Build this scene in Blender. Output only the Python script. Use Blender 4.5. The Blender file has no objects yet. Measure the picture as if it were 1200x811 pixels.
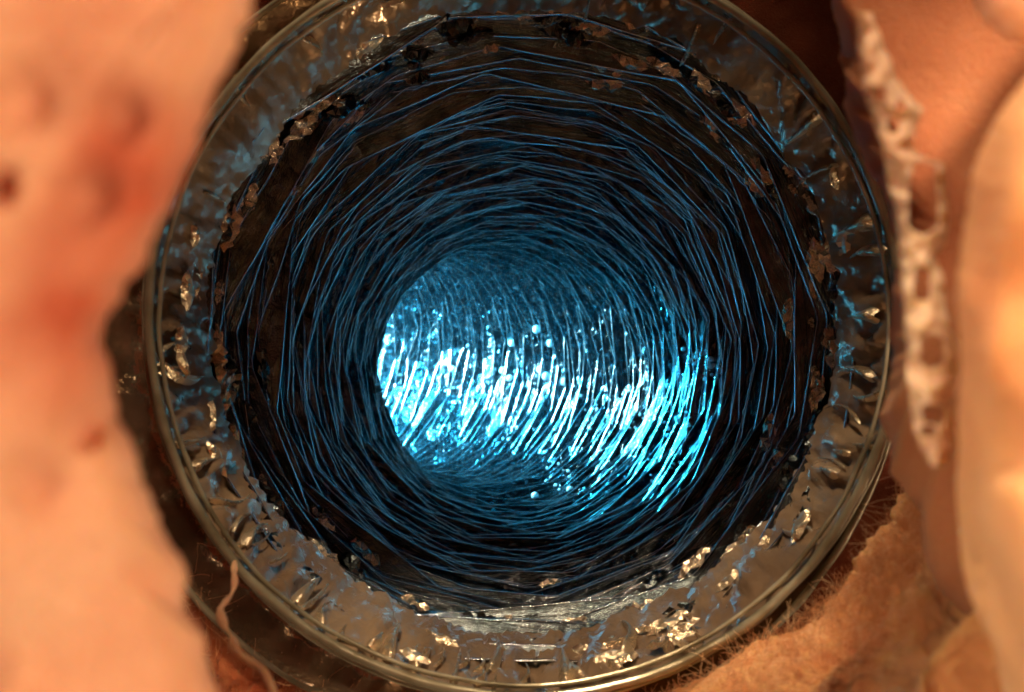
import bpy, bmesh, math, random
import numpy as np
from mathutils import Vector, Matrix, noise
from mathutils.bvhtree import BVHTree

random.seed(7); rng = np.random.default_rng(7)
SC = bpy.context.scene
COL = SC.collection

# ------------------------------------------------------------------ camera, world, lamps, exposure
LENS = 28.0
K = (18.0 / LENS) / 600.0                      # tangent per photograph pixel (1200 wide)
cam_d = bpy.data.cameras.new('camera'); cam = bpy.data.objects.new('camera', cam_d); COL.objects.link(cam)
cam.rotation_euler = (math.radians(90), 0, 0)
cam_d.lens = LENS; cam_d.sensor_width = 36; cam_d.clip_start = 0.002; cam_d.clip_end = 20
cam_d.dof.use_dof = True
cam_d.dof.focus_distance = 0.33
cam_d.dof.aperture_fstop = (LENS / 1000) / 0.0014
SC.camera = cam

def P(px, py, d):                              # a point of the place: photograph direction and its own distance
    return Vector(((px - 600) * K * d, d, (405.5 - py) * K * d))

w = bpy.data.worlds.new('World'); SC.world = w; w.use_nodes = True
w.node_tree.nodes['Background'].inputs[0].default_value = (0.55, 0.33, 0.22, 1)
w.node_tree.nodes['Background'].inputs[1].default_value = 0.03

def area(name, loc, target, size, power, color):
    d = bpy.data.lights.new(name, 'AREA'); d.shape = 'DISK'; d.size = size; d.energy = power; d.color = color
    o = bpy.data.objects.new(name, d); COL.objects.link(o); o.location = loc
    o.rotation_euler = (Vector(target) - Vector(loc)).to_track_quat('-Z', 'Y').to_euler()
    return o
WARM = (1.0, 0.67, 0.42)
def spot(name, loc, target, deg, power, color, rad):
    d = bpy.data.lights.new(name, 'SPOT'); d.energy = power; d.color = color; d.spot_size = math.radians(deg); d.spot_blend = 0.8; d.shadow_soft_size = rad
    o = bpy.data.objects.new(name, d); COL.objects.link(o); o.location = loc
    o.rotation_euler = (Vector(target) - Vector(loc)).to_track_quat('-Z', 'Y').to_euler()
    return o
spot('fill_above', (-0.05, 0.11, 0.45), (0.0, 0.225, -0.02), 30, 10.5, (1.0, 0.70, 0.42), 0.03)  # unseen warm spot, added to light the collar at the mouth
spot('fill_below', (0.10, 0.08, -0.44), (0.0, 0.225, 0.0), 32, 3.5, (1.0, 0.74, 0.45), 0.03)  # added as well, lifts the collar from underneath, out of view
area('lamp_front_left', (-0.46, -0.27, 0.06), (-0.05, 0.05, 0.0), 0.26, 3.9, WARM)
area('lamp_front_right', (0.46, -0.27, -0.10), (0.07, 0.06, 0.0), 0.26, 3.9, WARM)

spot('fill_mound', (0.24, -0.16, 0.30), (0.115, 0.14, -0.095), 30, 70.0, WARM, 0.03)  # extra spot put in to brighten the wool mound
spot('fill_strip', (-0.01, -0.12, 0.28), (0.048, 0.080, -0.002), 22, 5.5, WARM, 0.03)  # added spot out of view, brightens the pink strip
SC.view_settings.view_transform = 'Standard'; SC.view_settings.look = 'None'
SC.view_settings.exposure = 0.0; SC.view_settings.gamma = 1.0
SC.render.engine = 'CYCLES'
cy = SC.cycles
cy.use_denoising = True
cy.max_bounces = 8; cy.diffuse_bounces = 3; cy.glossy_bounces = 8; cy.transmission_bounces = 4
cy.sample_clamp_indirect = 6.0; cy.caustics_reflective = True; cy.blur_glossy = 0.3

# ------------------------------------------------------------------ node helpers
def newmat(name):
    m = bpy.data.materials.new(name); m.use_nodes = True
    nt = m.node_tree; b = nt.nodes['Principled BSDF']
    return m, nt, b
def nnode(nt, kind, **kw):
    n = nt.nodes.new(kind)
    for k, v in kw.items():
        if k in n.inputs: n.inputs[k].default_value = v
        else: setattr(n, k, v)
    return n
def ramp(nt, fac, stops):
    r = nt.nodes.new('ShaderNodeValToRGB')
    el = r.color_ramp.elements
    while len(el) < len(stops): el.new(0.5)
    for e, (p, c) in zip(el, stops):
        e.position = p; e.color = (c[0], c[1], c[2], 1)
    nt.links.new(fac, r.inputs[0]); return r.outputs[0]
def coords(nt):
    return nt.nodes.new('ShaderNodeTexCoord').outputs['Object']

def foil_mat(name, c0, c1, rough, bump, scale, metal=1.0, crease=0.0):
    m, nt, b = newmat(name); co = coords(nt)
    n1 = nnode(nt, 'ShaderNodeTexNoise', Scale=scale * 0.35, Detail=4.0); nt.links.new(co, n1.inputs['Vector'])
    nt.links.new(ramp(nt, n1.outputs[0], [(0.3, c0), (0.7, c1)]), b.inputs['Base Color'])
    b.inputs['Metallic'].default_value = metal
    mr = nnode(nt, 'ShaderNodeMapRange'); nt.links.new(n1.outputs[0], mr.inputs[0])
    mr.inputs[3].default_value = rough * 0.7; mr.inputs[4].default_value = rough * 1.4
    nt.links.new(mr.outputs[0], b.inputs['Roughness'])
    v = nnode(nt, 'ShaderNodeTexVoronoi', Scale=scale); v.feature = 'F1'
    n2 = nnode(nt, 'ShaderNodeTexNoise', Scale=scale * 1.3, Detail=3.0); nt.links.new(co, n2.inputs['Vector'])
    mx = nnode(nt, 'ShaderNodeMixRGB'); mx.inputs[0].default_value = 0.02
    nt.links.new(co, mx.inputs[1]); nt.links.new(n2.outputs['Color'], mx.inputs[2]); nt.links.new(mx.outputs[0], v.inputs['Vector'])
    ad = nnode(nt, 'ShaderNodeMath', operation='ADD'); nt.links.new(v.outputs['Distance'], ad.inputs[0]); nt.links.new(n2.outputs[0], ad.inputs[1])
    bp = nnode(nt, 'ShaderNodeBump', Strength=bump, Distance=0.0012)
    nt.links.new(ad.outputs[0], bp.inputs['Height'])
    if crease:                                     # fine creases running round the duct (UV: metres along the turn, metres along the duct)
        uv = nt.nodes.new('ShaderNodeUVMap'); uv.uv_map = 'wrap'
        mp = nnode(nt, 'ShaderNodeMapping'); mp.inputs['Scale'].default_value = (45, 620, 1); mp.inputs['Rotation'].default_value = (0, 0, 0.0)
        nt.links.new(uv.outputs[0], mp.inputs[0])
        n3 = nnode(nt, 'ShaderNodeTexNoise', Scale=1.0, Detail=4.0, Roughness=0.65, Distortion=0.5); nt.links.new(mp.outputs[0], n3.inputs['Vector'])
        b2 = nnode(nt, 'ShaderNodeBump', Strength=crease, Distance=0.0016)
        nt.links.new(n3.outputs[0], b2.inputs['Height']); nt.links.new(bp.outputs[0], b2.inputs['Normal']); nt.links.new(b2.outputs[0], b.inputs['Normal'])
    else: nt.links.new(bp.outputs[0], b.inputs['Normal'])
    return m

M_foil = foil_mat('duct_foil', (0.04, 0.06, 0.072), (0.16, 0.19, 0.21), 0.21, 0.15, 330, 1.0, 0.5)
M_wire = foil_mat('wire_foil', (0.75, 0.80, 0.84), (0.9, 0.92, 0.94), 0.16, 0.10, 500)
M_film = foil_mat('sleeve_film', (0.30, 0.20, 0.13), (0.55, 0.42, 0.29), 0.20, 0.5, 95, 0.55)
M_fold = foil_mat('gold_film', (0.66, 0.54, 0.38), (0.86, 0.76, 0.58), 0.26, 0.3, 300, 0.85)
M_dark = foil_mat('outer_film', (0.34, 0.25, 0.17), (0.58, 0.46, 0.33), 0.22, 0.35, 160, 0.8)
M_scrap = foil_mat('scrap_foil', (0.80, 0.68, 0.50), (0.95, 0.86, 0.70), 0.20, 0.3, 600)

def rim_mat():
    m, nt, b = newmat('rim_plastic')
    b.inputs['Base Color'].default_value = (0.42, 0.40, 0.28, 1); b.inputs['Metallic'].default_value = 0.55
    b.inputs['Roughness'].default_value = 0.22; b.inputs['Coat Weight'].default_value = 0.6
    co = coords(nt); n = nnode(nt, 'ShaderNodeTexNoise', Scale=60.0, Detail=3.0); nt.links.new(co, n.inputs['Vector'])
    nt.links.new(ramp(nt, n.outputs[0], [(0.35, (0.22, 0.19, 0.12)), (0.65, (0.58, 0.56, 0.42))]), b.inputs['Base Color'])
    bp = nnode(nt, 'ShaderNodeBump', Strength=0.3, Distance=0.0006); nt.links.new(n.outputs[0], bp.inputs['Height']); nt.links.new(bp.outputs[0], b.inputs['Normal'])
    return m
M_rim = rim_mat()

def wool_mat(name, c0, c1, c2, scale, fine=900):
    m, nt, b = newmat(name); co = coords(nt)
    n1 = nnode(nt, 'ShaderNodeTexNoise', Scale=scale, Detail=3.0, Distortion=0.6); nt.links.new(co, n1.inputs['Vector'])
    nt.links.new(ramp(nt, n1.outputs[0], [(0.34, c0), (0.47, c1), (0.72, c2)]), b.inputs['Base Color'])
    b.inputs['Roughness'].default_value = 0.9; b.inputs['Specular IOR Level'].default_value = 0.1
    b.inputs['Subsurface Weight'].default_value = 0.45; b.inputs['Subsurface Radius'].default_value = (1.0, 0.35, 0.12)
    b.inputs['Subsurface Scale'].default_value = 0.006
    b.inputs['Sheen Weight'].default_value = 0.3; b.inputs['Sheen Tint'].default_value = (1, 0.7, 0.45, 1)
    n2 = nnode(nt, 'ShaderNodeTexNoise', Scale=fine, Detail=5.0, Distortion=2.0); nt.links.new(co, n2.inputs['Vector'])
    bp = nnode(nt, 'ShaderNodeBump', Strength=0.7, Distance=0.0012); nt.links.new(n2.outputs[0], bp.inputs['Height']); nt.links.new(bp.outputs[0], b.inputs['Normal'])
    return m
M_wool = wool_mat('glass_wool_orange', (0.54, 0.12, 0.06), (0.85, 0.42, 0.25), (0.93, 0.60, 0.38), 30)
M_wool_y = wool_mat('glass_wool_amber', (0.70, 0.26, 0.11), (0.84, 0.43, 0.19), (0.92, 0.58, 0.30), 26)
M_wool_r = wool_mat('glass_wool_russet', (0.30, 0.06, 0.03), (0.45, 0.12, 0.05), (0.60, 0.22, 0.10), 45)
M_wool_b = wool_mat('glass_wool_shaded', (0.30, 0.09, 0.045), (0.46, 0.18, 0.09), (0.66, 0.32, 0.17), 22)  # wool darkened to brown, shade behind the strip is in the colour
M_cav = wool_mat('cavity_wool_shaded', (0.10, 0.018, 0.010), (0.16, 0.035, 0.018), (0.26, 0.07, 0.035), 45)  # the shadow round the duct is put into this dark colour
M_paper = wool_mat('pink_paper', (0.90, 0.52, 0.36), (0.94, 0.60, 0.42), (0.95, 0.68, 0.48), 60)
M_strand = wool_mat('tan_strand', (0.42, 0.20, 0.12), (0.55, 0.28, 0.17), (0.66, 0.38, 0.24), 90)
def plain(name, c, rough=0.5, metal=0.0, sss=0):
    m, nt, b = newmat(name); b.inputs['Base Color'].default_value = (*c, 1); b.inputs['Roughness'].default_value = rough; b.inputs['Metallic'].default_value = metal
    co = coords(nt); n = nnode(nt, 'ShaderNodeTexNoise', Scale=700.0, Detail=3.0); nt.links.new(co, n.inputs['Vector'])
    bp = nnode(nt, 'ShaderNodeBump', Strength=0.3, Distance=0.0004); nt.links.new(n.outputs[0], bp.inputs['Height']); nt.links.new(bp.outputs[0], b.inputs['Normal'])
    return m
M_fibre = plain('glass_fibre', (0.85, 0.42, 0.20), 0.45)
M_fibre_l = plain('glass_fibre_pale', (0.95, 0.68, 0.40), 0.4)
M_glint = plain('white_glint', (0.92, 0.93, 0.92), 0.35)  # white for the solid stand-ins of bright glints
M_speck = plain('black_speck', (0.01, 0.01, 0.012), 0.6)

# ------------------------------------------------------------------ mesh helpers
def mesh_obj(name, verts, faces, mat, parent=None, smooth=False):
    me = bpy.data.meshes.new(name); me.from_pydata([tuple(v) for v in verts], [], faces); me.update()
    me.materials.append(mat)
    if smooth: me.polygons.foreach_set('use_smooth', [True] * len(me.polygons))
    o = bpy.data.objects.new(name, me); COL.objects.link(o)
    if parent: o.parent = parent
    return o
def tag(o, label=None, cat=None, group=None, kind=None):
    if label: o['label'] = label
    if cat: o['category'] = cat
    if group: o['group'] = group
    if kind: o['kind'] = kind
    return o
def empty(name, label, cat, loc=(0, 0, 0), group=None):
    o = bpy.data.objects.new(name, None); COL.objects.link(o); o.location = loc; o.empty_display_size = 0.01
    return tag(o, label, cat, group)
def tube(pts, rad, sides=6, closed=False):
    """pts (n,3), rad float or (n,) -> verts, faces"""
    pts = np.asarray(pts, float); n = len(pts)
    rad = np.broadcast_to(np.asarray(rad, float), (n,))
    if closed: tan = np.roll(pts, -1, 0) - np.roll(pts, 1, 0)
    else: tan = np.gradient(pts, axis=0)
    tan /= np.linalg.norm(tan, axis=1)[:, None] + 1e-12
    ref = np.array([0.03, 1.0, 0.05])
    if abs(np.dot(tan.mean(0), ref)) > 0.9 * np.linalg.norm(tan.mean(0)) + 1e-9 and not closed: ref = np.array([0.2, 0.1, 1.0])
    a = np.cross(tan, ref); a /= np.linalg.norm(a, axis=1)[:, None] + 1e-12
    b = np.cross(tan, a)
    V = []
    for k in range(sides):
        t = 2 * math.pi * k / sides
        V.append(pts + rad[:, None] * (math.cos(t) * a + math.sin(t) * b))
    V = np.stack(V, 1).reshape(-1, 3)
    F = []
    for i in range(n if closed else n - 1):
        j = (i + 1) % n
        for k in range(sides):
            l = (k + 1) % sides
            F.append((i * sides + k, j * sides + k, j * sides + l, i * sides + l))
    return V, F

# ------------------------------------------------------------------ the duct's centre line
R = 0.1015
MOUTH_D = 0.216
C0 = np.array(P(614, 364, MOUTH_D))
AIM = np.array(P(606, 432, 0.60))
T0 = (AIM - C0) / np.linalg.norm(AIM - C0)
BEND_S = 0.31; RHO = 0.26; BEND_MAX = math.radians(112)
BDIR = np.array([-math.cos(math.radians(-9)), 0, -math.sin(math.radians(-9))])
BDIR -= T0 * BDIR.dot(T0); BDIR /= np.linalg.norm(BDIR)
AX = np.cross(T0, BDIR)
DS = 0.001
NS = 960
Cs = np.zeros((NS, 3)); Ts = np.zeros((NS, 3)); E1 = np.zeros((NS, 3)); E2 = np.zeros((NS, 3))
e1 = np.array([1.0, 0, 0]); e1 -= T0 * e1.dot(T0); e1 /= np.linalg.norm(e1)
c = C0 - T0 * 0.02
OFF = 20                                        # samples before s = 0
for i in range(NS):
    s = (i - OFF) * DS
    u = max(0.0, s - BEND_S)
    ease = 0.06
    ph = (u * u / (2 * ease) if u < ease else u - ease / 2) / RHO
    ph = min(ph, BEND_MAX)
    t = T0 * math.cos(ph) + BDIR * math.sin(ph)
    e1 = e1 - t * e1.dot(t); e1 /= np.linalg.norm(e1)
    Cs[i] = c; Ts[i] = t; E1[i] = e1; E2[i] = np.cross(e1, t)
    c = c + t * DS
def pos(s, th, r):
    s = np.asarray(s, float); th = np.asarray(th, float); r = np.asarray(r, float)
    f = np.clip(s / DS + OFF, 0, NS - 1.001); i = f.astype(int); g = (f - i)[..., None]
    C = Cs[i] * (1 - g) + Cs[i + 1] * g; a = E1[i] * (1 - g) + E1[i + 1] * g; b = E2[i] * (1 - g) + E2[i + 1] * g
    return C + r[..., None] * (np.cos(th)[..., None] * a + np.sin(th)[..., None] * b)

# lamp further round the bend (the blue light deep inside)
def spos(s, th=0, r=0): return Vector(pos(np.array(s), np.array(th), np.array(r)))
def blue(name, s, th, r, power, col, rad):
    d = bpy.data.lights.new(name, 'POINT'); d.energy = power; d.color = col; d.shadow_soft_size = rad
    o = bpy.data.objects.new(name, d); COL.objects.link(o); o.location = spos(s, th, r)
    return o
blue('work_lamp_deep', 0.72, math.radians(98), 0.084, 74.0, (0.022, 0.48, 0.80), 0.010)
blue('pale_fill_deeper', 0.82, math.radians(105), 0.07, 24.0, (0.60, 0.95, 0.85), 0.012)  # pale lamp added to whiten the far end of the bend

duct = empty('flexible_duct', 'round flexible air duct lined with crumpled silver foil, lit blue deep inside', 'air duct', tuple(C0))
def to_duct(V): return np.asarray(V) - C0

# ------------------------------------------------------------------ crests (kinked wire turns) and foil pleats between them
NTH = 216
TH = np.linspace(0, 2 * math.pi, NTH, endpoint=False)
def ring_knots(s0, amp_s, amp_r):
    nk = random.randint(12, 18)
    off = random.random() * 2 * math.pi / nk
    ang = sorted([(off + 2 * math.pi * (k + random.uniform(-0.33, 0.33)) / nk) % (2 * math.pi) for k in range(nk)])
    ks = np.array([s0 + random.gauss(0, amp_s) for _ in ang]); kr = np.array([R + 0.0012 + random.gauss(0, amp_r) for _ in ang])
    ang = np.array(ang)
    a2 = np.concatenate([ang - 2 * math.pi, ang, ang + 2 * math.pi]); s2 = np.tile(ks, 3)
    x2 = np.tile(kr * np.cos(ang), 3); y2 = np.tile(kr * np.sin(ang), 3)
    # warp the angle so that samples fall along straight chords
    s_ = np.interp(TH, a2, s2); x_ = np.interp(TH, a2, x2); y_ = np.interp(TH, a2, y2)
    return s_, np.arctan2(y_, x_), np.hypot(x_, y_)
crests = []
s = 0.022
while s < 0.88:
    near = max(0.0, min(1.0, (s - 0.05) / 0.2))
    step = 0.0090 - 0.0018 * near
    crests.append(ring_knots(s, 0.0017, 0.0009))
    s += step * random.uniform(0.72, 1.28)
def wobble(th, seed, f):
    return np.array([noise.noise(Vector((math.cos(t) * f, math.sin(t) * f, seed))) for t in th])
NT = 7
for i in range(len(crests) - 1):
    (sa, ta, ra), (sb, tb, rb) = crests[i], crests[i + 1]
    depth = (0.0038 + 0.0022 * min(1, i / 50)) * (1 + 0.35 * wobble(TH, i * 1.7, 3)) + 0.0006
    vpos = 0.25 + 0.12 * wobble(TH, i * 2.3 + 50, 4)
    dt = (tb - ta + math.pi) % (2 * math.pi) - math.pi
    rows = []
    for k in range(NT + 1):
        u = k / NT
        prof = np.where(u < vpos, u / vpos, (1 - u) / (1 - vpos))
        prof = np.clip(prof, 0, 1) ** 0.85
        jit = 0.0 if k in (0, NT) else 0.12 + 0.75 * min(1, i / 45)
        ss = sa * (1 - u) + sb * u + jit * rng.normal(0, 0.00055, NTH)
        th = ta + dt * u + jit * rng.normal(0, 0.010, NTH)
        rr = ra * (1 - u) + rb * u + depth * prof + jit * rng.normal(0, 0.00052, NTH) * (0.6 + 0.8 * np.abs(wobble(TH, i * 3.1 + k * .3, 6)))
        rows.append(to_duct(pos(ss, th, rr)))
    V = np.concatenate(rows)
    F = []
    for k in range(NT):
        for j in range(NTH):
            l = (j + 1) % NTH
            a, b_, c_, d_ = k * NTH + j, k * NTH + l, (k + 1) * NTH + l, (k + 1) * NTH + j
            if (j + k + i) % 2: F += [(a, b_, c_), (a, c_, d_)]
            else: F += [(a, b_, d_), (b_, c_, d_)]
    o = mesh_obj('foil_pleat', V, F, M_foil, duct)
    vi = np.zeros(len(F) * 3, int); o.data.loops.foreach_get('vertex_index', vi)
    jj = vi % NTH; kk = vi // NTH; u_ = TH[jj].reshape(-1, 3).copy()
    wrapm = (u_.max(1) - u_.min(1)) > 3; u_[wrapm] = np.where(u_[wrapm] < 3, u_[wrapm] + 2 * math.pi, u_[wrapm])
    uvs = np.stack([u_.reshape(-1) * R, (sa[jj] * (1 - kk / NT) + sb[jj] * kk / NT)], 1)
    o.data.uv_layers.new(name='wrap').data.foreach_set('uv', uvs.reshape(-1))
for i, (sa, ta, ra) in enumerate(crests):
    th = ta; wv = wobble(TH, i * 5.1 + 9, 5)
    half = np.clip(0.00046 + 0.00034 * wobble(TH, i * 4.1 + 20, 7), 0.00012, 0.0008) * (1 - 0.25 * min(1, i / 40)); V = []
    for k in range(8):                              # flattened section, long way along the duct, leaning a little to the mouth
        a_ = 2 * math.pi * k / 8; da = half * math.cos(a_); dr = 0.00013 * math.sin(a_) - 0.12 * da
        V.append(pos(sa + da, th, ra - 0.00016 + 0.00055 * wv + dr))
    V = to_duct(np.stack(V, 1).reshape(-1, 3)); F = []
    for j in range(NTH):
        l = (j + 1) % NTH
        for k in range(8): F.append((j * 8 + k, l * 8 + k, l * 8 + (k + 1) % 8, j * 8 + (k + 1) % 8))
    mesh_obj('wire_turn', V, F, M_wire, duct, True)

# short slanting creases pulled across the pleats
ci = np.linspace(0, 1, 2)
for k in range(285):
    i = min(len(crests) - 8, int(3 + abs(random.gauss(0, 1)) * 9 + random.random() * 36)); (sa, ta, ra) = crests[i]; sb = crests[i + 1][0]
    j0 = random.randrange(NTH); n = random.randint(8, 34); u0, u1 = random.uniform(-0.3, 1.0), random.uniform(0, 1.3)
    V = []
    for m in range(n + 1):
        j = (j0 + m) % NTH; u = u0 + (u1 - u0) * m / n; hw = 0.00034 * math.sin(math.pi * (m + 0.3) / (n + 0.6)) ** 0.5 * random.uniform(0.7, 1.2)
        for q in range(6):
            a_ = 2 * math.pi * q / 6; da = hw * math.cos(a_)
            V.append(pos(np.array(sa[j] * (1 - u) + sb[j] * u + da), np.array(ta[j]), np.array(ra[j] + 0.0001 + 0.0001 * math.sin(a_) - 0.12 * da + 0.0007 * math.sin(m * 0.9 + k) * (m % 3 == 0))))
    V = to_duct(np.array(V)); F = [(m * 6 + q, (m + 1) * 6 + q, (m + 1) * 6 + (q + 1) % 6, m * 6 + (q + 1) % 6) for m in range(n) for q in range(6)]
    mesh_obj('foil_crease', V, F, M_wire, duct, True)

# end cap far round the bend
capc = to_duct(pos(np.array([0.875]), np.array([0.]), np.array([0.])))[0]
ring = to_duct(pos(np.full(48, 0.875), np.linspace(0, 2 * math.pi, 48, endpoint=False), np.full(48, R + 0.004)))
mesh_obj('end_baffle', np.vstack([ring, capc[None]]), [(i, (i + 1) % 48, 48) for i in range(48)], M_foil, duct)

# ------------------------------------------------------------------ plastic sleeve at the mouth: smooth film with lengthwise wrinkles
NC = 480; NR = 12
TC = np.linspace(0, 2 * math.pi, NC, endpoint=False)
edge = 0.032 - 0.010 * np.sin(TC + 0.25) + 0.006 * wobble(TC, 3.3, 1.6) + 0.006 * wobble(TC, 8.3, 7) + 0.002 * wobble(TC, 1.3, 22)
rows = []
for k in range(NR + 1):
    u = k / NR
    ss = edge * (u + (rng.normal(0, 0.02, NC) if 0 < k < NR else 0)) + 0.0006
    pl = wobble(TC + 0.18 * wobble(TC, 4.0 + u * 1.2, 3), 30 + u * 0.7, 15) ; pl2 = wobble(TC + 0.04 * math.sin(u * 3), 60 + u * 0.9, 13)
    env = math.sin(math.pi * min(1, u * 1.15 + 0.02)) ** 0.6 if u < 0.86 else 0.75
    rr = R + 0.0005 - 0.0050 * u + env * (0.0036 * pl + 0.0036 * (0.35 - np.abs(pl2) * 1.6)) * (1 - 0.5 * u) + 0.00035 * rng.normal(0, 1, NC) * (0 < k)
    
    rows.append(to_duct(pos(ss, TC, rr)))
V = np.concatenate(rows); F = [(k * NC + j, k * NC + (j + 1) % NC, (k + 1) * NC + (j + 1) % NC, (k + 1) * NC + j) for k in range(NR) for j in range(NC)]
mesh_obj('sleeve_film', V, F, M_film, duct, True)

def rim(name, s_, r_, rad, seed, dx=0.0, dz=0.0, mat=M_rim):
    th = np.linspace(0, 2 * math.pi, 260, endpoint=False)
    rr = r_ + 0.0008 * wobble(th, seed, 2.0) + 0.0003 * wobble(th, seed + 4, 9)
    pts = to_duct(pos(s_ + 0.001 * wobble(th, seed + 7, 2), th, rr)) + np.array([dx, 0, dz])
    V, F = tube(pts, rad * (1 + 0.25 * wobble(th, seed + 2, 8)), 10, True)
    return mesh_obj(name, V, F, mat, duct, True)
rim('mouth_rim', -0.0004, R + 0.0002, 0.0013, 1)
rim('mouth_rim', 0.0022, R - 0.0016, 0.0007, 5)
rim('mouth_rim', 0.0016, R + 0.0022, 0.0008, 6)
# outer jacket: a wider crumpled film, shifted to the left behind the rim
OX, OZ = -0.0065, -0.0022
rows = []
NR2 = 12
for k in range(NR2 + 1):
    u = k / NR2
    rr = R + 0.001 + (0.0085) * u + math.sin(math.pi * u) * (0.0025 * wobble(TC, 90 + u, 10) + 0.0018 * wobble(TC, 95 + u * 2, 26))
    ss = np.full(NC, 0.004) + 0.010 * math.sin(math.pi * min(1, u * 1.05)) + 0.002 * wobble(TC, 70 + u, 18) * math.sin(math.pi * u)
    rows.append(to_duct(pos(ss, TC, rr)) + np.array([OX * u, 0, OZ * u]))
V = np.concatenate(rows); F = [(k * NC + j, k * NC + (j + 1) % NC, (k + 1) * NC + (j + 1) % NC, (k + 1) * NC + j) for k in range(NR2) for j in range(NC)]
mesh_obj('jacket_film', V, F, M_dark, duct, True)
rim('jacket_rim', 0.0045, R + 0.0098, 0.0010, 11, OX, OZ)
rim('jacket_rim', 0.0075, R + 0.0112, 0.0007, 12, OX, OZ)

# ------------------------------------------------------------------ pillow-like lumps of glass wool
def smooth_poly(poly, n=160):
    p = np.array(poly, float); m = len(p); out = []
    for i in range(m):
        a, b, c_, d = p[i - 1], p[i], p[(i + 1) % m], p[(i + 2) % m]
        k = max(2, n // m)
        for j in range(k):
            t = j / k
            out.append(0.5 * ((2 * b) + (-a + c_) * t + (2 * a - 5 * b + 4 * c_ - d) * t * t + (-a + 3 * b - 3 * c_ + d) * t ** 3))
    return np.array(out)
def pillow(name, poly, center, depth, thick, mat, rough=0.003, freq=30, seed=0, pits=(), nq=44, n=200, fine=0.0, pw=6, ragged=1.0):
    q2 = smooth_poly(poly, n); nb = len(q2)
    q2 = q2 + np.array([[noise.noise(Vector((x * f, y * f, seed))) * a for f, a in ((0.02, 9), (0.055, 6), (0.13, 3))] @ np.ones((3, 1)) @ np.ones((1, 2)) * np.array([1.0, 0.6]) * ragged for x, y in q2]); c_ = np.array(center, float)
    V = []; 
    for side in (0, 1):
        for k in range(nq + 1):
            q = math.sin(k / nq * math.pi / 2)
            for j in range(nb):
                px, py = c_ + (q2[j] - c_) * q
                d = depth(px, py) if callable(depth) else depth
                f = math.sqrt(max(0, 1 - q ** pw))
                dd = d + (thick * (1 - f)) if side == 0 else d + thick + thick * 0.6 * f
                for (x0, y0, r0, h0) in pits:
                    if side == 0: dd += h0 * math.exp(-((px - x0) ** 2 + (py - y0) ** 2) / (r0 * r0))
                p = P(px, py, dd)
                nv = noise.noise_vector(p * freq + Vector((seed, seed * 2.1, 0))) * rough + noise.noise_vector(p * freq * 3.1 + Vector((seed, 3, 0))) * rough * 0.35
                if fine: nv += noise.noise_vector(p * 330) * fine + noise.noise_vector(p * 800) * fine * 0.6
                V.append(p + nv)
    F = []
    for side in (0, 1):
        o = side * (nq + 1) * nb
        for k in range(nq):
            for j in range(nb):
                l = (j + 1) % nb
                f = (o + k * nb + j, o + k * nb + l, o + (k + 1) * nb + l, o + (k + 1) * nb + j)
                F.append(f if side == 0 else f[::-1])
    o2 = (nq + 1) * nb
    for j in range(nb):
        l = (j + 1) % nb
        F.append((nq * nb + j, nq * nb + l, o2 + nq * nb + l, o2 + nq * nb + j))
    org = P(*center, depth(*center) if callable(depth) else depth)
    V = [v - org for v in V]
    o = mesh_obj(name, V, F, mat, None, True); o.location = org
    return o

left_poly = [(285, -80), (262, 30), (232, 110), (215, 190), (178, 280), (150, 330), (138, 400), (158, 500), (185, 590), (214, 655), (212, 700), (240, 760), (268, 880), (300, 1050), (260, 1700), (100, 2500), (-900, 3000), (-2700, 2900), (-4800, 2000), (-5200, 400), (-4800, -1500), (-2700, -2400), (-900, -2500), (100, -2200), (280, -1200), (320, -260)]
lw = pillow('insulation_batt', left_poly, (-200, 400), lambda x, y: 0.037 + 0.014 * min(1, max(0, y / 811)) + 0.0, 0.008, M_wool, 0.0014, 36, 3,
            pits=[(35, 120, 42, 0.002), (145, 135, 34, 0.002), (120, 225, 40, 0.002), (125, 495, 24, 0.003), (80, 550, 45, 0.002), (10, 780, 60, 0.003), (0, 210, 18, 0.003)], nq=110, n=480, pw=16)
tag(lw, 'blurred orange glass wool batt filling the left edge nearest the lens', 'insulation')

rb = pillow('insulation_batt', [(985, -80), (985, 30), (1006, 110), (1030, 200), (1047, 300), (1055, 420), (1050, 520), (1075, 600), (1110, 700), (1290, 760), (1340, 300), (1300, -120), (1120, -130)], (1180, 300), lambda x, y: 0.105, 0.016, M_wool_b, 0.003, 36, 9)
tag(rb, 'glass wool coloured brown for shade behind the strip of holes right of the duct', 'insulation')
rf = pillow('insulation_batt', [(1190, 100), (1160, 170), (1143, 260), (1136, 350), (1132, 450), (1130, 530), (1120, 610), (1150, 700), (1200, 900), (1260, 1300), (1800, 1800), (2900, 1800), (3700, 1100), (3800, 400), (3700, -300), (2900, -900), (1900, -700), (1500, -100), (1330, 70), (1230, 60)], (1320, 420), lambda x, y: 0.050 , 0.020, M_wool_y, 0.0035, 38, 14,
            pits=[(1160, 330, 50, 0.002), (1150, 560, 40, 0.004)], nq=110, n=480, pw=16, ragged=0.25)
tag(rf, 'pale amber glass wool bulge at the right edge nearest the lens', 'insulation')
rt = pillow('insulation_batt', [(1120, -80), (1135, 0), (1165, 40), (1200, 58), (1300, 60), (1400, -60), (1250, -160)], (1230, -50), lambda x, y: 0.062, 0.008, M_wool, 0.0022, 50, 19)
tag(rt, 'orange tuft of glass wool hanging in the upper right corner', 'insulation')
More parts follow.
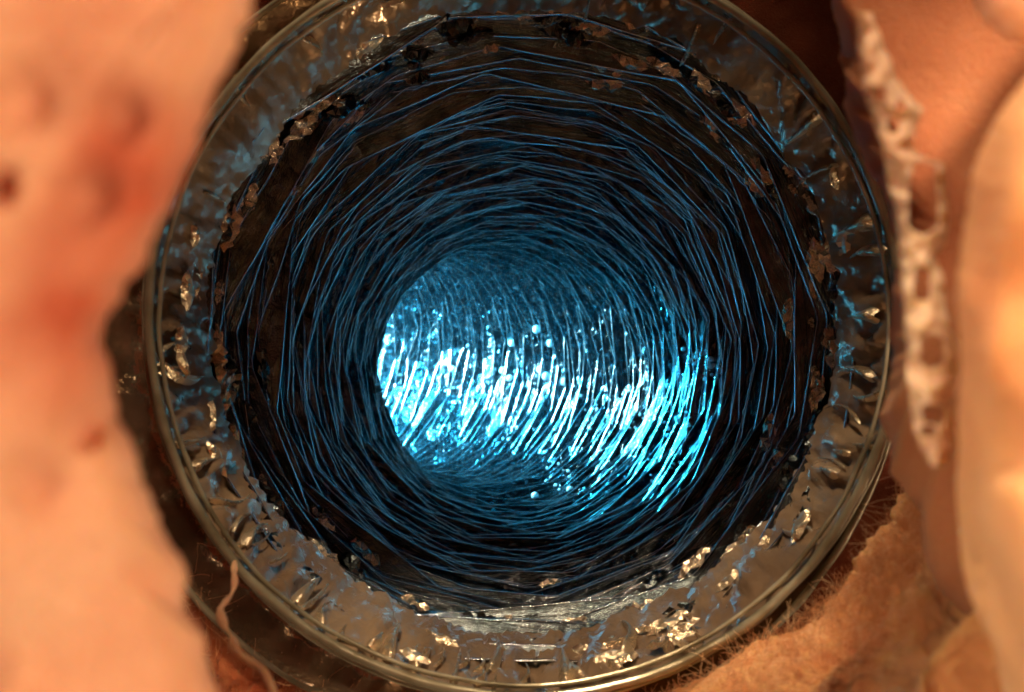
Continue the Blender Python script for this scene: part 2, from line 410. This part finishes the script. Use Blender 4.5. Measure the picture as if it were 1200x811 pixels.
fl = pillow('insulation_batt', [(1090, 520), (1072, 570), (1040, 630), (1000, 680), (950, 722), (880, 768), (800, 805), (700, 850), (700, 1000), (1000, 1060), (1400, 980), (1430, 600), (1250, 520)], (1120, 800),
            lambda x, y: 0.212 - 0.115 * min(1, max(0, (x - 850) / 350 + (y - 700) / 420)), 0.020, M_wool_y, 0.0045, 42, 23, nq=60, n=260, fine=0.0009)
tag(fl, 'fuzzy amber glass wool mound below right of the duct mouth', 'insulation')
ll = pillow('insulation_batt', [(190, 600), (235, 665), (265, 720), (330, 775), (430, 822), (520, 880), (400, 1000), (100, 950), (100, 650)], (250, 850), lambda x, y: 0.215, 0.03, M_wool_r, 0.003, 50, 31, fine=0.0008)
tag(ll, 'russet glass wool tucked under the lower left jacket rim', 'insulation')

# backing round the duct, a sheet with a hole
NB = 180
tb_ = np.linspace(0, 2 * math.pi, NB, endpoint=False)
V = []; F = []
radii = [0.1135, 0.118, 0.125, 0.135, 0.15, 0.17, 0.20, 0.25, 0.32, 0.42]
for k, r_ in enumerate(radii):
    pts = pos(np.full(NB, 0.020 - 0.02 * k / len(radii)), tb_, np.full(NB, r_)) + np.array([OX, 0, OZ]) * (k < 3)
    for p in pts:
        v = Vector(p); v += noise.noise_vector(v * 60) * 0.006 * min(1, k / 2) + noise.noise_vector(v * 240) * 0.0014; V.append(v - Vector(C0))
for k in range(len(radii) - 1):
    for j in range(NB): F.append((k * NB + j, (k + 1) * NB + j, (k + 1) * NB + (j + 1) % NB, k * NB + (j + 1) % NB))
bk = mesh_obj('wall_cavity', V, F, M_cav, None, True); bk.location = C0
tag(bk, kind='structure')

# ------------------------------------------------------------------ strip of pink paper with torn holes
def strip_with_holes():
    nx, ny = 46, 220
    Ls = [(15, 1005), (60, 1008), (110, 1016), (180, 1038), (260, 1054), (350, 1062), (450, 1066), (505, 1072), (545, 1094)]
    Rs = [(15, 1016), (60, 1030), (95, 1044), (128, 1076), (150, 1066), (178, 1064), (192, 1098), (250, 1104), (285, 1101), (300, 1088), (320, 1098), (385, 1104), (400, 1116), (455, 1118), (470, 1106), (520, 1112), (545, 1100)]
    ly, lx = zip(*Ls); ry, rx = zip(*Rs)
    holes = [(1031, 112, 6, 10), (1052, 124, 5, 8), (1044, 146, 5, 9), (1079, 232, 15, 42), (1079, 333, 8, 19), (1090, 412, 13, 19), (1092, 486, 11, 12), (1086, 506, 8, 6)]
    D = 0.078
    idx = {}; V = []; cell = []
    H = 0.0016
    def pt(i, j, b):
        key = (i, j, b)
        if key not in idx:
            y = 15 + 530 * j / ny
            x0 = np.interp(y, ly, lx); x1 = np.interp(y, ry, rx)
            x1 += 7; x0 -= 2; x = x0 + (x1 - x0) * i / nx
            wv = noise.noise_vector(Vector((x * .05, y * .05, 2)))
            p = P(x + wv[0] * 3, y + wv[1] * 3, D + b * H + 0.0015 * wv[2] + 0.002 * math.sin(i / nx * math.pi) * -1)
            idx[key] = len(V); V.append(p)
        return idx[key]
    def solid(i, j):
        if not (0 <= i < nx and 0 <= j < ny): return False
        y = 15 + 530 * (j + .5) / ny; x0 = np.interp(y, ly, lx); x1 = np.interp(y, ry, rx); x = x0 + (x1 - x0) * (i + .5) / nx
        for (hx, hy, a, b) in holes:
            wob = 1 + 0.22 * noise.noise(Vector((x * .12, y * .12, hx)))
            if (abs(x - hx) / a) ** 3.2 + (abs(y - hy) / b) ** 3.2 < wob: return False
        return True
    F = []
    for j in range(ny):
        for i in range(nx):
            if not solid(i, j): continue
            F.append((pt(i, j, 0), pt(i, j + 1, 0), pt(i + 1, j + 1, 0), pt(i + 1, j, 0)))
            F.append((pt(i, j, 1), pt(i + 1, j, 1), pt(i + 1, j + 1, 1), pt(i, j + 1, 1)))
            for (di, dj, a, b) in ((-1, 0, (i, j), (i, j + 1)), (1, 0, (i + 1, j + 1), (i + 1, j)), (0, -1, (i + 1, j), (i, j)), (0, 1, (i, j + 1), (i + 1, j + 1))):
                if not solid(i + di, j + dj):
                    F.append((pt(*a, 0), pt(*a, 1), pt(*b, 1), pt(*b, 0)))
    org = P(1070, 280, D)
    o = mesh_obj('perforated_strip', [v - org for v in V], F, M_paper, None, True); o.location = org
    return o
tag(strip_with_holes(), 'torn pale pink strip with a column of ragged square holes', 'torn strip')

# ------------------------------------------------------------------ loose fibres on the wool
def fibres(name, n, region, depthf, length, rad, mat, seed, droop=0.6):
    rnd = random.Random(seed); V = []; F = []
    for _ in range(n):
        px, py = region(rnd); d = depthf(px, py)
        p = P(px, py, d); a = rnd.uniform(0, 2 * math.pi)
        dirv = Vector((math.cos(a), rnd.uniform(-0.9, 0.2), math.sin(a))).normalized()
        L = length * rnd.uniform(0.4, 1.4); pts = []
        curl = Vector((rnd.gauss(0, 1), rnd.gauss(0, 1), rnd.gauss(0, 1))) * 0.45
        for k in range(7):
            pts.append(p.copy()); p = p + dirv * L / 6; dirv = (dirv + curl * 0.35 + Vector((rnd.gauss(0, .2), rnd.gauss(0, .2), rnd.gauss(0, .2)))).normalized()
        v, f = tube([tuple(q) for q in pts], rad * rnd.uniform(0.7, 1.2), 3)
        o = len(V); V += [tuple(x) for x in v]; F += [tuple(i + o for i in ff) for ff in f]
    o = mesh_obj(name, V, F, mat, None, True)
    return o
def surf_depth(objs):
    trees = []
    for o in objs:
        me = o.data; trees.append(BVHTree.FromPolygons([v.co + o.location for v in me.vertices], [tuple(p.vertices) for p in me.polygons]))
    def f(px, py):
        best = None
        for t in trees:
            h = t.ray_cast(Vector((0, 0, 0)), P(px, py, 1).normalized())
            if h[0] is not None and (best is None or h[0].y < best): best = h[0].y
        return (best or 0.235) - 0.0003
    return f
sd = surf_depth([fl, bk, ll])
def reg_right(rnd):
    t = rnd.random() ** 1.0; e = [(1076, 545), (1050, 610), (1008, 668), (950, 712), (880, 756), (800, 795), (710, 830)]
    f = t * 5.99; i = int(f); g = f - i
    x = e[i][0] * (1 - g) + e[i + 1][0] * g; y = e[i][1] * (1 - g) + e[i + 1][1] * g
    k = abs(rnd.gauss(0, 1)) * 45
    return x + k * 0.6, y + k * 0.8
tag(fibres('glass_fibres', 9000, reg_right, sd, 0.0045, 0.000032, M_fibre, 5), 'fine tangled amber fibres on the wool below right of the duct', 'glass fibres', kind='stuff')
tag(fibres('glass_fibres', 1200, reg_right, sd, 0.008, 0.00004, M_fibre_l, 6), 'scattered pale fibres curling over the lower right wool', 'glass fibres', kind='stuff')
def reg_ll(rnd):
    t = rnd.random(); return 225 + 200 * t + rnd.gauss(0, 14), 660 + 170 * t ** 0.8 + rnd.gauss(0, 22)
tag(fibres('glass_fibres', 1000, reg_ll, sd, 0.010, 0.00005, M_fibre, 8), 'reddish fibres under the lower left rim of the duct', 'glass fibres', kind='stuff')

# torn film strand hanging over the lower left of the rims
strand = []
for (x, y, d) in [(276, 655, .19), (272, 680, .17), (270, 695, .16), (262, 712, .15), (265, 735, .14), (280, 758, .135), (296, 780, .13), (318, 805, .125), (335, 840, .12)]:
    strand.append(tuple(P(x, y, d)))
sp = np.array(strand); tt = np.linspace(0, len(sp) - 1, 60)
sp = np.stack([np.interp(tt, range(len(sp)), sp[:, k]) for k in range(3)], 1)
sp += np.array([tuple(noise.noise_vector(Vector((t * .8, 1, 1))) * 0.0012) for t in tt])
V, F = tube(sp - sp[0], 0.0006 * (1 + 1.2 * np.array([noise.noise(Vector((t * 1.3, 0, 5))) for t in tt])), 8)
st = mesh_obj('wool_strand', V, F, M_strand, None, True); st.location = sp[0]
tag(st, 'pale twisted strand hanging across the lower left rims', 'strand')

# ------------------------------------------------------------------ crumpled foil wrinkles near the mouth (part of the lining)
def wrinkle(s_, th_, size, seed, amp=0.5):
    rnd = random.Random(seed); n = 7; m = 5; V = []
    ax = rnd.uniform(-0.6, 0.6); asp = rnd.uniform(0.25, 0.7)
    for i in range(n + 1):
        for j in range(m + 1):
            u = (i / n - .5) * 2; v = (j / m - .5) * 2
            e = 1 - 0.25 * abs(u) * rnd.random(); x = u * size * e; y = v * size * asp * (1 - 0.6 * abs(u)) * rnd.uniform(0.8, 1.2)
            xs = x * math.cos(ax) - y * math.sin(ax); ys = x * math.sin(ax) + y * math.cos(ax)
            edge_ = max(abs(u), abs(v))
            V.append((s_ + ys, th_ + xs / R, R - 0.0003 + (0.001 * edge_ if edge_ > .9 else 0) - rnd.uniform(0, amp) * size * (1 - 0.5 * edge_)))
    V = np.array(V); V = to_duct(pos(V[:, 0], V[:, 1], V[:, 2])); F = []
    for i in range(n):
        for j in range(m):
            a = i * (m + 1) + j; b = a + m + 1
            if rnd.random() < 0.5: F += [(a, b, b + 1), (a, b + 1, a + 1)]
            else: F += [(a, b, a + 1), (b, b + 1, a + 1)]
    return V, F
for k in range(240):
    th = random.uniform(0, 2 * math.pi); s_ = 0.022 + abs(random.gauss(0, 0.032))
    V, F = wrinkle(s_, th, random.uniform(0.0018, 0.0095), 100 + k)
    mesh_obj('foil_wrinkle', V, F, M_scrap if random.random() < .5 else M_foil, duct)

def film_fold(th_, s0, L, wdt, seed):
    rnd = random.Random(seed); V = []; n = 14; m = 7; bend_ = rnd.uniform(-0.25, 0.25); flare = rnd.uniform(0.8, 2.6)
    for i in range(n + 1):
        u = i / n
        ww = wdt * (math.sin(math.pi * min(1, u * 1.02 + 0.02)) ** 0.5) * (0.45 + flare * (1 - u) ** 3 * 0.6)
        for j in range(m + 1):
            v = j / m * 2 - 1
            h = ww * 1.5 * (1 - abs(v) ** 1.4) + rnd.gauss(0, 0.00008)
            V.append((s0 + L * u, th_ + (bend_ * math.sin(u * 2.4) * L + v * ww) / R, R - 0.0012 - 0.005 * (s0 + L * u) / 0.031 - h + 0.0012))
    V = np.array(V); V = to_duct(pos(V[:, 0], V[:, 1], V[:, 2]))
    return V, [(i * (m + 1) + j, (i + 1) * (m + 1) + j, (i + 1) * (m + 1) + j + 1, i * (m + 1) + j + 1) for i in range(n) for j in range(m)]
for k in range(64):
    th = math.radians(random.gauss(262, 48)) if k < 46 else random.uniform(0, 2 * math.pi)
    V, F = film_fold(th, random.uniform(0.001, 0.012), random.uniform(0.009, 0.024), random.choice((0.0007, 0.001, 0.0014, 0.002, 0.0028)), 900 + k)
    mesh_obj('film_fold', V, F, M_fold, duct, True)
for k in range(26):
    V, F = wrinkle(random.uniform(0.004, 0.030), random.uniform(0, 2 * math.pi), random.uniform(0.003, 0.0075), 500 + k, 0.28)
    V = V + 0; o = mesh_obj('film_wrinkle', V * 1.0, F, M_fold, duct)
    c_ = V.mean(0); ax_ = pos(np.array(0.017), np.array(0.), np.array(0.)) - C0; dv = ax_ - c_; dv -= T0 * dv.dot(T0); o.location = Vector(dv / np.linalg.norm(dv) * 0.0028)

# ------------------------------------------------------------------ beads, crumbs and specks set on the lining
bpy.context.view_layer.update()
VV = []; FF = []
for o in duct.children:
    if o.name.startswith('foil_pleat'):
        off = len(VV); VV += [v.co + Vector(C0) for v in o.data.vertices]; FF += [tuple(i + off for i in p.vertices) for p in o.data.polygons]
tree = BVHTree.FromPolygons(VV, FF)
def on_wall(px, py):
    h = tree.ray_cast(Vector((0, 0, 0)), P(px, py, 1).normalized())
    return h[0], h[1]
def ico(r, seed=0, sub=2, rough=0.0):
    bm = bmesh.new(); bmesh.ops.create_icosphere(bm, subdivisions=sub, radius=r)
    for v in bm.verts: v.co *= 1 + rough * noise.noise(v.co / r * 1.3 + Vector((seed, 0, 0)))
    return bm
def put(name, bm, mat, loc, smooth=True):
    me = bpy.data.meshes.new(name); bm.to_mesh(me); bm.free(); me.materials.append(mat)
    if smooth: me.polygons.foreach_set('use_smooth', [True] * len(me.polygons))
    o = bpy.data.objects.new(name, me); COL.objects.link(o); o.location = loc; return o
glints = [(600, 402, 4.5, 'white bead, alone left of the ringed pair under the bright bend'), (629, 386, 5, 'white bead in a dark dimple, highest of the beads'), (645, 402, 4.5, 'white bead right of and just below the highest bead'),
         (633, 433, 4.5, 'white bead directly above the largest central bead'), (640, 441, 5, 'white bead touching the lower right of another bead'), (662, 447, 5, 'white bead at the right end of the middle trio'),
         (621, 451, 3.5, 'small white bead left of the middle trio'), (589, 434, 4, 'small white bead on the boundary of pale and blue foil'), (597, 443, 3.5, 'small bead just below another on the pale foil edge'),
         (523, 425, 3.5, 'small white bead furthest left, on the pale far bend'), (530, 432, 3, 'tiny white bead second from left on the pale far bend'), (627, 581, 4.5, 'white bead low under the streaked foil, left of two'), (668, 574, 4.5, 'white bead low under the streaked foil, right of two')]
for (x, y, r, lab) in glints:  # solid white balls modelled in place of the bright glints
    h, nrm = on_wall(x, y)
    if h is None: continue
    rr = r * K * h.y * 0.95
    o = put('glint', ico(rr, x, 2, 0.08), M_glint, h - h.normalized() * rr * 0.8)
    tag(o, lab, 'glint', 'white beads modelled as solid dots on the duct lining')
# white crumbs standing in for the foil's glints
V = []; F = []; rnd = random.Random(4)
cl = [(812, 422, 14), (790, 478, 16), (800, 490, 12), (690, 480, 14), (740, 545, 14), (700, 555, 22), (775, 540, 16), (745, 470, 25), (760, 500, 25), (830, 432, 8), (662, 560, 14), (725, 500, 30)]
for (x, y, sp_) in cl:
    for _ in range(7 if x < 780 else 14):
        px, py = rnd.gauss(x, sp_ * .7), rnd.gauss(y, sp_ * .8); h, nrm = on_wall(px, py)
        if h is None: continue
        r_ = rnd.uniform(0.5, 1.9 if x < 780 else 3.4) * K * h.y; c_ = h - h.normalized() * r_
        bm = ico(r_, px, 1, 0.5); o_ = len(V)
        V += [tuple(v.co + c_) for v in bm.verts]; F += [tuple(v.index + o_ for v in f.verts) for f in bm.faces]; bm.free()
cr = mesh_obj('glint_crumbs', V, F, M_glint, None, True)
tag(cr, 'white crumbs standing in for glints, scattered over the blue streaked lining at right', 'crumbs', kind='stuff')
for (x, y, r, lab) in [(440, 456, 8, 'black speck of dirt on the inner lip left of the bright bend'), (470, 440, 4, 'small black speck at the left edge of the pale far bend'), (640, 462, 4, 'black speck low among the middle white beads')]:
    h, nrm = on_wall(x, y)
    if h is None: continue
    rr = r * K * h.y * 0.8
    bm = ico(rr, x, 2, 0.9); bmesh.ops.scale(bm, vec=(1.3, 0.7, 0.6), verts=bm.verts)
    tag(put('dirt_speck', bm, M_speck, h - h.normalized() * rr * 0.5), lab, 'dirt speck')
